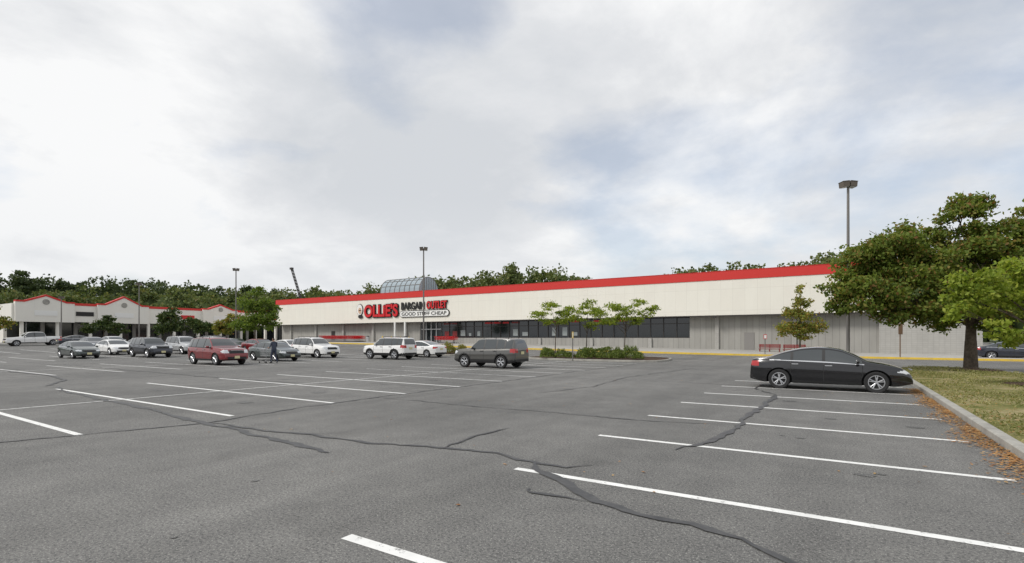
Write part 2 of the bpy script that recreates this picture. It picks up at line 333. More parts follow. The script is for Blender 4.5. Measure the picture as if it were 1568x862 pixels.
def shrub(x,y,r,lm=L_shrub):
    k=int(1500*r*r/.25*.6); S=rng.normal(size=(k,3)); S/=np.linalg.norm(S,axis=1)[:,None]; S[:,2]=np.abs(S[:,2])*1.15-.15
    ph=rng.uniform(0,6.28,3); lump=1+.10*np.sin(S[:,0]*6+ph[0])+.10*np.sin(S[:,1]*7+ph[1])+.08*np.sin(S[:,2]*8+ph[2])
    S*=(rng.uniform(.72,1.05,k)*lump)[:,None]*r; S+=np.array([0,0,.15*r+.1])
    o=quads('shrub',S,.10,lm); o.location=(x,y,gf(x,y)+.12); return o
for px_,py_,r in [(-19.6,35.8,.6),(-18.5,36.1,.52),(-17.6,35.7,.4),(-16.6,36.2,.62),(-16.0,37.4,.6),(-15.0,36.7,.68),(-14.1,36.3,.5),(-13.3,37.2,.72),(-12.5,36.6,.42),(-17.3,38.6,.6),(-15.2,39.6,.6),(-20.6,37.6,.6)]: shrub(px_,py_,r)
for px_,py_,r in [(-31.5,38,.75),(-32.8,38.4,.65),(-30.9,39.4,.6)]: shrub(px_,py_,r,L_yel)

# forest
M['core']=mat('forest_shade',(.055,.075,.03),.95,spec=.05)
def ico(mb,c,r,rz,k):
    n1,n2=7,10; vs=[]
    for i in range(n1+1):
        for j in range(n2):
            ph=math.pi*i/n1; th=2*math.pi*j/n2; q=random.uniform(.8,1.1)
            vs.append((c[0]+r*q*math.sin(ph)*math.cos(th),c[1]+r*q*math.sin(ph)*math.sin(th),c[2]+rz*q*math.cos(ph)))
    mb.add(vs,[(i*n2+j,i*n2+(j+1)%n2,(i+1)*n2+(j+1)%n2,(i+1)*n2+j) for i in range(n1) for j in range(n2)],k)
def woodland(name,path,hts,lm,leaf,vis0,vis1,rows=3,step=4.0,rs=1.0,kv=820):
    C=[];core=MB()
    for i in range(len(path)-1):
        a,b=path[i],path[i+1]; L=math.hypot(b[0]-a[0],b[1]-a[1]); vis = vis0<=i<=vis1
        n=max(1,int(L/(step if vis else step*1.5)))
        nxn,nyn=-(b[1]-a[1])/L,(b[0]-a[0])/L
        for j in range(n):
            for row in range(rows if vis else 2):
                t=(j+random.random())/n; off=row*6*rs+random.uniform(-2,2)
                H=(hts[i]*(1-t)+hts[i+1]*t)*random.uniform(.80,1.0)+row*.5-.3
                x=a[0]+(b[0]-a[0])*t+nxn*off; y=a[1]+(b[1]-a[1])*t+nyn*off; r=random.uniform(2.3,4.4)*rs
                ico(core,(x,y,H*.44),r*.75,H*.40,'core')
                k=(kv if vis else 200)
                cl=[(x+random.uniform(-1,1)*r*.55,y+random.uniform(-1,1)*r*.55,H-r*random.uniform(.45,1.4),r*random.uniform(.45,.8)) for _ in range(5)]+[(x,y,H-r*1.4,r*1.0,r*.8),(x,y,H*.5,r*.9,H*.3)]
                C.append(clumppts(cl,k,9,.28))
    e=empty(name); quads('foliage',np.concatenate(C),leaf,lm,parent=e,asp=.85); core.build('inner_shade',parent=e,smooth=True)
woodland('distant_woodland',[(-210,-120),(-196,-40),(-186,5),(-172,38),(-146,55),(-118,70),(-94,82),(-80,87),(-60,95),(-48,101),(-40,104),(-30,107),(-15,113),(0,118),(30,136),(70,140),(120,120),(150,60)],
 [15,15,15,15.2,15,14.6,15.5,18,18.6,17.2,15.4,17,18.5,20,19,17,15,14],L_forest,.58,2,14)
woodland('wooded_hill',[(-330,-60),(-300,20),(-280,60),(-255,95),(-225,125),(-190,150)],[26,31,32.5,30,27,24],L_hill,1.1,1,5,rows=2,step=6.5,rs=1.7,kv=700)

# grass blades + leaf litter
def inpoly(P,x,y):
    c=False;n=len(P);j=n-1
    for i in range(n):
        if (P[i][1]>y)!=(P[j][1]>y) and x<(P[j][0]-P[i][0])*(y-P[i][1])/(P[j][1]-P[i][1])+P[i][0]: c=not c
        j=i
    return c
pts=[]
while len(pts)<24000:
    y=random.uniform(5,36); x=random.uniform(2.3,9)
    if math.sin(x*2.1+y*.7)+math.sin(y*1.3-x)+random.uniform(-1.6,1.6)<-.3: continue
    if inpoly(G,x,y): pts.append((x,y,.155+random.uniform(0,.03)+.03*min(1,(x-2.3)/2)))
pts=np.array(pts); o=quads('grass',pts,.07,L_blade,asp=.35)
lp=[]
while len(lp)<6200:
    y=random.uniform(3,22); d=abs(random.gauss(0,.13+.16*(.5+.5*math.sin(y*2.3)))) 
    if random.random()<.3+.7*(.5+.5*math.sin(y*1.7)*math.sin(y*.53+1)): lp.append((2.13-d,y,.012+random.uniform(0,.02)))
for _ in range(1000): lp.append((2.3+abs(random.gauss(0,.7)),random.uniform(4,30),.19))
for _ in range(500): lp.append((random.uniform(2.5,7.5),random.uniform(8,35),.21))
for _ in range(90): lp.append((random.uniform(-12,2),random.uniform(4,26),.014))
quads('fallen_leaves',np.array(lp),.06,L_litter,up=3)
def disc(name,x,y,r,k,z):
    mb=MB(); n=28; vs=[(x,y,z+.05)]
    for i in range(n):
        t=6.283*i/n; q=r*random.uniform(.88,1.1); vs.append((x+q*math.cos(t),y+q*math.sin(t),z-.02))
    mb.add(vs,[(0,1+i,1+(i+1)%n) for i in range(n)],k); mb.build(name,smooth=True)
disc('mulch_ring',5.36,33.4,1.1,'mulch',.2); disc('mulch_ring',5.4,23.6,.9,'mulch',.225)

# ---------------------------------------------------------------- walkway
def slab(mb,x0,x1,y0,y1,h,k,step=1.0,ysteps=1):
    n=max(1,int(abs(x1-x0)/step)); Y=[y0,y1]; vs=[]
    for i in range(n+1):
        x=x0+(x1-x0)*i/n
        z0=gf(x,y0);z1=gf(x,y1)
        vs+= [(x,y0,z0-.1),(x,y0,z0+h),(x,y1,z1+h),(x,y1,z1-.1)]
    fs=[]
    for i in range(n):
        a=4*i;b=a+4
        for q in range(3): fs.append((a+q,b+q,b+q+1,a+q+1))
    fs+= [(0,1,2,3),(4*n+3,4*n+2,4*n+1,4*n)]
    mb.add(vs,fs,k)
e=empty('store_sidewalk'); mb=MB(); slab(mb,-104,12,52.16,62,.148,'walk'); mb.build('paving',parent=e)
mb=MB(); slab(mb,-104,30,52.0,52.157,.155,'yellow'); mb.build('yellow_kerb',parent=e)
mb=MB(); strip(mb,-104,51.55,12,51.55,.28,'yellow'); 
mb.build('fire_lane_marking')

# ---------------------------------------------------------------- main store
store=empty('retail_store')
XL,XR,YF,HT=-93.0,3.0,60.0,9.0
mb=MB()
mb.box(XL,XR,YF,YF+.5,4.2,HT-.95,'fascia')
mb.box(XL,XR-.02,YF+.5,100,4.45,HT-.97,'fascia')
mb.build('fascia',parent=store)
mb=MB(); mb.box(XL-.04,XR+.04,YF-.06,YF+.6,HT-.947,HT,'red'); mb.box(XR-.3,XR+.04,YF+.6,100,HT-.947,HT,'red'); mb.box(XL-.04,XL+.3,YF+.6,100,HT-.947,HT,'red')
mb.box(XL-.06,XR+.06,YF-.09,YF+.62,HT+.003,HT+.05,'red'); mb.build('red_parapet',parent=store)
mb=MB(); mb.box(XL+.3,XR-.3,YF+.6,99.9,HT-.5,HT-.4,'roof'); mb.build('roof',parent=store)
mb=MB(); mb.box(XL,XR,YF+.5,YF+1.4,4.3,4.44,'soffit'); mb.box(XL,XR,YF-.03,YF+.2,4.08,4.195,'frame'); mb.build('soffit',parent=store)
mb=MB()
mb.box(XL+.1,-56.5,YF+1.2,YF+1.5,-.1,4.3,'block'); mb.box(-52.2,-14.8,YF+1.2,YF+1.5,-.1,1.7,'block')
mb.box(-14.8,XR,YF+1.2,YF+1.5,-.1,4.3,'block'); mb.box(XR+.003,10.5,YF+.9,YF+1.3,-.1,3.7,'block_r'); mb.box(XR+.003,10.55,YF+.85,YF+1.35,3.703,3.8,'kerb')
mb.box(XR-.1,XR,YF+1.5,100,-.1,4.45,'block')
for x in np.arange(-90,-57,7.6): mb.box(x,x+.45,YF+.9,YF+1.197,-.1,4.3,'block_r')
for x in np.arange(-50,3,7.6): mb.box(x,x+.4,YF+1.0,YF+1.197,-.1,1.68 if x<-14.9 else 4.3,'block_r')
mb.build('lower_walls',parent=store)
mb=MB(); mb.box(-52.2,-14.8,YF+1.45,YF+1.5,1.7,4.3,'darkglass'); mb.box(-56.5,-52.2,YF+1.55,YF+1.6,.2,4.3,'darkglass'); mb.build('windows',parent=store)
mb=MB()
x=-52.2
while x<-14.7: mb.box(x-.04,x+.04,YF+1.36,YF+1.447,1.7,4.3,'frame'); x+=1.56
for z in (1.7,3.35,4.2): mb.box(-52.2,-14.8,YF+1.35,YF+1.44,z-.0,z+.07,'frame')
for x in (-56.5,-55.4,-54.35,-53.3,-52.2): mb.box(x-.05,x+.05,YF+1.4,YF+1.547,.2,4.3,'lightframe')
mb.box(-56.5,-52.2,YF+1.39,YF+1.54,3.0,3.12,'lightframe')
mb.build('window_frames',parent=store)
mb=MB(); x=-51.8
M['poster_red']=mat('poster_faded_red',(.22,.02,.02),.3); M['poster_pale']=mat('poster_pale',(.30,.33,.33),.3)
while x<-22:
    wdt=random.choice([1.2,1.3,1.4])
    if random.random()<.45: mb.box(x,x+wdt,YF+1.43,YF+1.4485,3.75,3.98,random.choice(['poster_red','signred']))
    if random.random()<.5: mb.box(x+.2,x+random.uniform(.6,1.2),YF+1.43,YF+1.4485,2.0,random.uniform(2.4,3.2),random.choice(['poster_pale','poster_pale','poster_red']))
    x+=1.56
mb.build('window_posters',parent=store)
mb=MB(); mb.box(-78,-77,YF+1.15,YF+1.195,.75,2.9,'frame'); mb.box(-9,-8,YF+1.15,YF+1.195,.05,2.3,'soffit')
for x in np.arange(-88,0,9.5): mb.box(x,x+.35,YF-.14,YF-.003,3.9,4.06,'frame')
mb.build('doors_and_fittings',parent=store)
# glass barrel vault above entrance
mb=MB(); xa,xb,yc,rr,zb=-64.2,-55.6,62.3,2.25,HT+.05; n=14
arc=[(yc-rr*math.cos(math.pi*i/n),zb+rr*math.sin(math.pi*i/n)*1.05) for i in range(n+1)]
vs=[(xa,y,z) for y,z in arc]+[(xb,y,z) for y,z in arc]
mb.add(vs,[(i,n+1+i,n+2+i,i+1) for i in range(n)]+[tuple(range(n+1)),tuple(range(2*n+1,n,-1))],'glass_vault')
mb.box(xa,xb,yc-rr-.02,yc+rr,HT-.45,zb-.003,'lightframe')
mb.build('glass_vault',parent=store)
mb=MB(); k=0
for q in range(9):
    x=xa+(xb-xa)*q/8
    for i in range(n): mb.cyl((x,arc[i][0]-.03,arc[i][1]),(x,arc[i+1][0]-.03,arc[i+1][1]+.02),.055,.055,5,'soffit')
for i in (2,4,6,8,10): mb.cyl((xa,arc[i][0]-.03,arc[i][1]+.02),(xb,arc[i][0]-.03,arc[i][1]+.02),.045,.045,5,'soffit')
for a in np.linspace(.15,.85,7):
    y=yc-rr+2*rr*a; h=math.sqrt(max(0,1-((y-yc)/rr)**2))*rr*1.05
    mb.cyl((xb+.03,y,zb),(xb+.03,y,zb+h),.04,.04,5,'soffit')
mb.build('vault_frame',parent=store)

# ---------------------------------------------------------------- sign
sign=empty('store_sign')
def text(s,x0,x1,z0,z1,y,k,off=0,name='letters',ext=.06,shear=0):
    cu=bpy.data.curves.new(name,'FONT'); cu.body=s; cu.offset=off; cu.extrude=ext; cu.shear=shear
    ob=bpy.data.objects.new('tmp',cu); sc.collection.objects.link(ob); bpy.context.view_layer.update()
    me=bpy.data.meshes.new_from_object(ob.evaluated_get(bpy.context.evaluated_depsgraph_get())); bpy.data.objects.remove(ob)
    n=len(me.vertices); co=np.empty(n*3); me.vertices.foreach_get('co',co); co=co.reshape(-1,3)
    mn=co.min(0);mx=co.max(0); P=np.empty_like(co)
    P[:,0]=x0+(co[:,0]-mn[0])/(mx[0]-mn[0])*(x1-x0); P[:,2]=z0+(co[:,1]-mn[1])/(mx[1]-mn[1])*(z1-z0); P[:,1]=y-co[:,2]
    me.vertices.foreach_set('co',P.ravel()); me.materials.clear(); me.materials.append(M[k]); me.update()
    o=bpy.data.objects.new(name,me); sc.collection.objects.link(o); o.parent=sign; return o
text("OLLiE'S",-67.9,-59.8,5.0,7.35,59.90,'black',.085,'letter_outline')
text("OLLiE'S",-67.75,-59.95,5.15,7.2,59.76,'signred',.03,'letters')
text("BARGAIN",-59.3,-54.35,6.15,7.35,59.90,'black',.03,'letters')
text("OUTLET",-53.95,-49.75,6.1,7.4,59.90,'black',.06,'letter_outline')
text("OUTLET",-53.85,-49.85,6.17,7.33,59.78,'signred',.03,'letters')
def pill(x0,x1,z0,z1,y0,y1,k):
    mb=MB(); r=(z1-z0)/2; P=[]
    for i in range(13): t=math.pi*(.5+i/12); P.append((x0+r+r*math.cos(t),(z0+z1)/2+r*math.sin(t)))
    for i in range(13): t=math.pi*(-.5+i/12); P.append((x1-r+r*math.cos(t),(z0+z1)/2+r*math.sin(t)))
    n=len(P); vs=[(x,y0,z) for x,z in P]+[(x,y1,z) for x,z in P]
    mb.add(vs,[tuple(range(n)),tuple(range(2*n-1,n-1,-1))]+[(i,n+i,n+(i+1)%n,(i+1)%n) for i in range(n)],k)
    o=mb.build('tagline_board',parent=sign)
pill(-59.6,-49.4,4.95,6.0,59.86,59.99,'black'); pill(-59.5,-49.5,5.05,5.9,59.80,59.858,'white')
text("GOOD STUFF CHEAP",-59.1,-49.9,5.2,5.75,59.79,'black',.01,'letters',.02)
mb=MB()
def ell(mb,cx,cz,rx,rz,y0,y1,k,n=20):
    vs=[(cx+rx*math.cos(6.283*i/n),y,cz+rz*math.sin(6.283*i/n)) for y in (y0,y1) for i in range(n)]
    mb.add(vs,[tuple(range(n)),tuple(range(2*n-1,n-1,-1))]+[(i,n+i,n+(i+1)%n,(i+1)%n) for i in range(n)],k)
ell(mb,-69.0,6.45,.78,1.02,59.90,59.99,'black'); ell(mb,-69.0,6.45,.68,.92,59.84,59.897,'white')
ell(mb,-68.9,6.3,.40,.52,59.8,59.837,'skin'); ell(mb,-68.8,5.3,.55,.32,59.84,59.9,'black'); ell(mb,-68.85,6.33,.3,.07,59.77,59.797,'black')
mb.build('portrait_panel',parent=sign)

# ---------------------------------------------------------------- shopping strip (left wing)
wing=empty('strip_mall'); X=-106.0
mb=MB(); mb.box(X-.5,X,25,62,4.3,7.0,'stucco'); mb.box(X-25,X-.5,25.05,62,4.4,6.98,'stucco')
mb.box(X,XL-.07,62,62.5,4.3,7.0,'stucco'); mb.box(X-25,X-4,25,25.4,.5,4.4,'stucco')
for yc,wd,top in ((28.9,3.6,8.6),(39.4,3.8,9.0),(56,3.4,8.5)):
    vs=[];P=[(yc-wd,4.2),(yc-wd,7.25),(yc-wd*.7,7.25),(yc,top-.35),(yc+wd*.7,7.25),(yc+wd,7.25),(yc+wd,4.2)]
    n=len(P); vs=[(X+.5,y,z) for y,z in P]+[(X-.3,y,z) for y,z in P]
    mb.add(vs,[tuple(range(n)),tuple(range(2*n-1,n-1,-1))]+[(i,n+i,n+(i+1)%n,(i+1)%n) for i in range(n)],'stucco')
mb.build('fascia',parent=wing)
mb=MB()
def beam(mb,y0,z0,y1,z1,h,xf,xb,k):
    vs=[(xf,y0,z0),(xf,y1,z1),(xf,y1,z1+h),(xf,y0,z0+h),(xb,y0,z0),(xb,y1,z1),(xb,y1,z1+h),(xb,y0,z0+h)]
    mb.add(vs,[(0,1,2,3),(7,6,5,4),(3,2,6,7),(0,4,5,1),(0,3,7,4),(1,5,6,2)],k)
for a,b in ((32.5,35.6),(43.2,52.6),(59.4,62)): mb.box(X-.52,X+.06,a,b,7.0,7.4,'red')
mb.box(X,XL-.07,61.94,62.52,7.0,7.4,'red')
for yc,wd,top in ((28.9,3.6,8.6),(39.4,3.8,9.0),(56,3.4,8.5)):
    for s in (-1,1):
        a=[yc+s*wd,yc+s*wd*.7]; a.sort(); mb.box(X-.3,X+.58,a[0],a[1],7.25,7.5,'red')
        beam(mb,yc+s*wd*.7,7.25,yc,top-.35,.28,X+.58,X-.3,'red')
    mb.box(X+.503,X+.56,yc-1.4,yc+1.4,5.2,6.0,'white')
mb.build('red_trim',parent=wing)
mb=MB()
for yc,top in ((28.9,8.6),(39.4,9.0),(56,8.5)):
    n=16; vs=[(X+.55,yc+.45*math.cos(6.283*i/n),7.35+.45*math.sin(6.283*i/n)) for i in range(n)]; mb.add(vs,[tuple(range(n))],'kerb')
mb.build('round_vents',parent=wing)
mb=MB(); mb.box(X-4.3,X-4,25.4,62,.6,4.4,'darkglass'); mb.box(X-4,X-.5,25.1,62,4.3,4.39,'soffit')
mb.box(X,XL,65,65.3,.6,4.4,'darkglass'); mb.build('shopfronts',parent=wing)
mb=MB()
y=26.0
while y<62: 
    mb.box(X-.45,X-.05,y,y+.4,.6,4.297,'stucco'); mb.box(X-3.99,X-3.9,y+1.6,y+1.7,.6,4.29,'lightframe'); mb.box(X-3.99,X-3.8,y+3.4,y+3.9,.6,4.29,'block_r'); y+=4.3
for x in np.arange(X+2,XL,3.6): mb.box(x,x+.4,62.05,62.45,.6,4.297,'stucco')
mb.build('columns',parent=wing)
mb=MB()
for yy,c in ((47,'signred'),(50,'signred'),(34,'black'),(60.5,'signred')): mb.box(X+.003,X+.08,yy-1.2,yy+1.2,5.3,6.0,c)
mb.box(-104,-101,61.9,61.997,5.3,6.0,'signred'); mb.box(-98.5,-95,61.9,61.997,5.3,6.0,'signred')
mb.build('shop_signs',parent=wing)
mb=MB(); slab(mb,-110,-103,24,62,.15,'walk'); mb.build('pavement')

# ---------------------------------------------------------------- lamps / signs / furniture
def lamp(x,y,h,yaw=.3):
    mb=MB(); mb.cyl((0,0,-.05),(0,0,.75),.28,.26,14,'kerb'); mb.cyl((0,0,.75),(0,0,h-.3),.085,.06,10,'pole'); mb.box(-.17,.17,-.17,.17,.753,.79,'pole')
    mb.cyl((-.3,0,h-.12),(.3,0,h-.12),.03,.03,8,'pole'); mb.cyl((0,0,h-.3),(0,0,h-.05),.05,.05,8,'pole')
    for s in (-1,1):
        P=Matrix.Translation((s*.2,0,h-.08))@Matrix.Rotation(s*R(6),4,'Y')
        mb.box(-.165,.165,-.2,.2,-.16,.10,'poledark',P); mb.box(-.14,.14,-.17,.17,-.18,-.163,'lens',P); mb.box(-.18,.18,-.22,.22,.102,.125,'poledark',P)
    mb.build('street_lamp',smooth=True,loc=(x,y,gf(x,y)),rot=yaw)
lamp(.27,32.2,9.85,R(32)); lamp(-33.6,36.9,10.2,R(40)); lamp(-62.3,34.9,9.7,R(60)); lamp(-91.7,36.2,9.3,R(60)); lamp(-99.4,29,7.1,R(60)); lamp(14.5,45,8.2,R(0))
def signpost(x,y,h,w=.45,sh=.6,k='wood',yaw=R(32)):
    mb=MB(); mb.cyl((0,0,0),(0,0,h),.04,.04,8,'wood' if k=='wood' else 'pole'); mb.box(-w/2,w/2,-.055,-.043,h-sh,h-.03,k); mb.box(-w/2+.04,w/2-.04,-.061,-.057,h-sh+.05,h-.08,'white' if k!='wood' else k)
    mb.build('sign_post',loc=(x,y,gf(x,y)),rot=yaw)
signpost(4.0,52.6,2.9,.35,.9); signpost(-16.7,34.4,2.2,.12,.5,'yellow'); signpost(-6,52.8,2.0,.3,.45,'signred')
mb=MB()
mb.box(-1.0,1.0,-.25,.197,.40,.45,'poster_red')
for z in (.6,.72,.84): mb.box(-1,1,.2,.24,z-.04,z+.05,'poster_red')
for s in (-.9,0,.9):
    mb.box(s-.03,s+.03,-.22,-.16,0,.397,'poster_red'); mb.box(s-.03,s+.03,.243,.29,0,.9,'poster_red')
ob=mb.build('red_bench',loc=(-6.2,58.3,.17))
o2=bpy.data.objects.new('red_bench',ob.data); sc.collection.objects.link(o2); o2.location=(-4.0,58.3,.15)
def cart(mb,M4,k,fr):
    def b(p,q,r,kk): mb.cyl(M4@Vector(p),M4@Vector(q),r,r,4,kk,False)
    top=[(-.42,-.28,1.0),(.42,-.22,.92),(.42,.22,.92),(-.42,.28,1.0)]; bot=[(-.34,-.22,.5),(.36,-.18,.5),(.36,.18,.5),(-.34,.22,.5)]
    for L_ in (top,bot):
        for i in range(4): b(L_[i],L_[(i+1)%4],.014,k)
    for i in range(4):
        a0,a1,c0,c1=Vector(top[i]),Vector(top[(i+1)%4]),Vector(bot[i]),Vector(bot[(i+1)%4])
        for j in range(7): t=j/6; b(a0.lerp(a1,t),c0.lerp(c1,t),.006,k)
        for j in (1,2): t=j/3; b(a0.lerp(c0,t),a1.lerp(c1,t),.006,k)
    for j in range(6): t=j/5; b(Vector(bot[0]).lerp(Vector(bot[1]),t),Vector(bot[3]).lerp(Vector(bot[2]),t),.006,k)
    for s in (-.2,.2):
        b((-.38,s*1.2,.98),(-.36,s,.14),.014,fr); b((-.36,s,.14),(.42,s*.9,.16),.014,fr)
        for x in (-.36,.42): mb.cyl(M4@Vector((x,s-.015,.07)),M4@Vector((x,s+.015,.07)),.065,.065,10,'black')
    b((-.52,-.28,1.02),(-.52,.28,1.02),.02,k); b((-.52,-.28,1.02),(-.42,-.28,1.0),.014,k); b((-.52,.28,1.02),(-.42,.28,1.0),.014,k)
mb=MB(); cart(mb,Matrix.Rotation(math.pi,4,'Z'),'lightframe','lightframe'); mb.build('shopping_cart',loc=(-33.1,20.6,gf(-33,20.6)))
mb=MB()
for rw in range(3):
    for q in range(30): cart(mb,Matrix.Translation((-76+q*.30,57.6+rw*.75,gf(-76+q*.3,58)+.15)),'signred','lightframe')
for rw in range(2):
    for q in range(10): cart(mb,Matrix.Translation((-50.5+q*.3,58.5+rw*.75,gf(-50,58)+.15)),'signred','lightframe')
mb.build('shopping_cart_rows')

# pedestrian pushing the cart (local +x is forward)
def pedestrian(x,y,head):
    P=[(0,0,.95,.135),(0,0,1.08,.12),(.02,0,1.30,.145),(.03,0,1.47,.055),(.045,0,1.55,.062),(.055,0,1.63,.088),(.05,0,1.70,.068)]
    E=[(0,1),(1,2),(2,3),(3,4),(4,5),(5,6)]
    def chain(root,pts):
        p=root
        for q in pts: P.append(q); E.append((p,len(P)-1)); p=len(P)-1
        return p
    chain(0,[(.01,.095,.86,.085),(.15,.10,.50,.058),(.20,.10,.12,.038),(.25,.10,.055,.038),(.36,.11,.04,.03)])
    chain(0,[(-.01,-.095,.86,.085),(.0,-.10,.50,.058),(-.22,-.10,.16,.038),(-.20,-.10,.08,.036),(-.10,-.11,.04,.03)])
    for s in (1,-1):
        chain(2,[(.02,s*.17,1.40,.058),(.04,s*.24,1.16,.042),(.30,s*.20,1.05,.028),(.37,s*.20,1.04,.032)])
    me=bpy.data.meshes.new('body'); me.from_pydata([p[:3] for p in P],E,[]); o=bpy.data.objects.new('tmp',me); sc.collection.objects.link(o)
    o.modifiers.new('s','SKIN'); o.modifiers.new('u','SUBSURF').levels=2
    for i,p in enumerate(P): me.skin_vertices[0].data[i].radius=(p[3],p[3]*(1.25 if i in(0,1,2) else 1))
    me.skin_vertices[0].data[0].use_root=True
    bpy.context.view_layer.update()
    m2=bpy.data.meshes.new_from_object(o.evaluated_get(bpy.context.evaluated_depsgraph_get())); bpy.data.objects.remove(o)
    ms=[mat('skin',(.45,.27,.19),.6),mat('dark_shirt',(.05,.06,.09),.85),mat('jeans',(.04,.05,.08),.9),mat('shoes',(.02,.02,.02),.6),mat('hair',(.03,.02,.015),.7)]
    m2.materials.clear()
    for q in ms: m2.materials.append(q)
    for f in m2.polygons:
        c=f.center; f.use_smooth=True
        f.material_index=3 if c.z<.1 else 2 if c.z<.97 else 0 if (c.z>1.49 or c.x>.16) else 1
        if c.z>1.66 or (c.z>1.56 and c.x<.03): f.material_index=4
    e=empty('pedestrian'); b=bpy.data.objects.new('body',m2); sc.collection.objects.link(b); b.parent=e
    mb=MB()
    for s in (1,-1):
        for k in range(4):
            yy=s*(.17+.02*k); mb.cyl((.385,yy,1.05),(.43,yy,1.045),.009,.009,6,ms[0]); mb.cyl((.43,yy,1.045),(.43,yy,1.01),.009,.007,6,ms[0])
        mb.cyl((.36,s*.165,1.03),(.40,s*.145,1.005),.010,.008,6,ms[0])
        mb.cyl((.05,s*.088,1.62),(.055,s*.10,1.63),.02,.018,8,ms[0]); mb.cyl((.135,s*.03,1.645),(.143,s*.03,1.645),.009,.008,8,ms[4])
    mb.cyl((.135,0,1.635),(.165,0,1.605),.008,.015,8,ms[0]); mb.box(.13,.141,-.025,.025,1.575,1.583,M['signred'])
    mb.build('hands_and_face',parent=e,smooth=True)
    e.location=(x,y,gf(x,y)+.005); e.rotation_euler=(0,0,R(head))
pedestrian(-32.16,20.6,180)
mb=MB()
for x in (-60,-57.8): mb.cyl((x,59.2,.5),(x,59.2,4.2),.16,.16,12,'white')
mb.build('entrance_columns',parent=store)
for x in (-55.8,-54,-52.2,-50.6): 
    mb=MB(); mb.cyl((0,0,0),(0,0,1.05),.09,.09,10,'yellow'); mb.cyl((0,0,1.05),(0,0,1.1),.09,.03,10,'yellow'); mb.build('bollard',loc=(x,52.6,gf(x,52.6)+.14),smooth=True)
for x,y in ((-57.3,58.8),(-66,59)):
    mb=MB(); mb.cyl((0,0,0),(0,0,.85),.24,.28,12,'lightframe'); mb.cyl((0,0,.85),(0,0,1.0),.29,.15,12,'black'); mb.build('trash_can',loc=(x,y,gf(x,y)+.15),smooth=True)
# crane beyond the buildings
mb=MB(); A=Vector((0,0,3)); B=Vector((-3.2,-2.0,15.6))
for dx,dy in ((-.16,-.16),(.16,-.16),(.16,.16),(-.16,.16)): mb.cyl(A+Vector((dx,dy,0)),B+Vector((dx,dy,0))*1.0,.09,.06,5,'frame')
for i in range(18):
    p=A.lerp(B,i/18);q=A.lerp(B,(i+1)/18); mb.cyl(p+Vector((-.16,-.16,0)),q+Vector((.16,-.16,0)),.05,.05,4,'frame'); mb.cyl(p+Vector((.16,.16,0)),q+Vector((-.16,.16,0)),.05,.05,4,'frame')
mb.box(-.35,.35,-.25,.25,15.5,15.9,'frame',Matrix.Translation((-3.3,-2.0,0)))
mb.box(-1.5,4.5,-1.4,1.4,1.2,3.2,'yellow'); mb.box(-2,5.5,-1.5,1.5,.5,1.197,'frame')
for x in (-1.2,.6,3,4.6):
    for s in (-1.5,1.5): mb.cyl((x,s-.15,.5),(x,s+.15,.5),.5,.5,14,'black')
mb.build('crane',loc=(-96.5,70,.9))

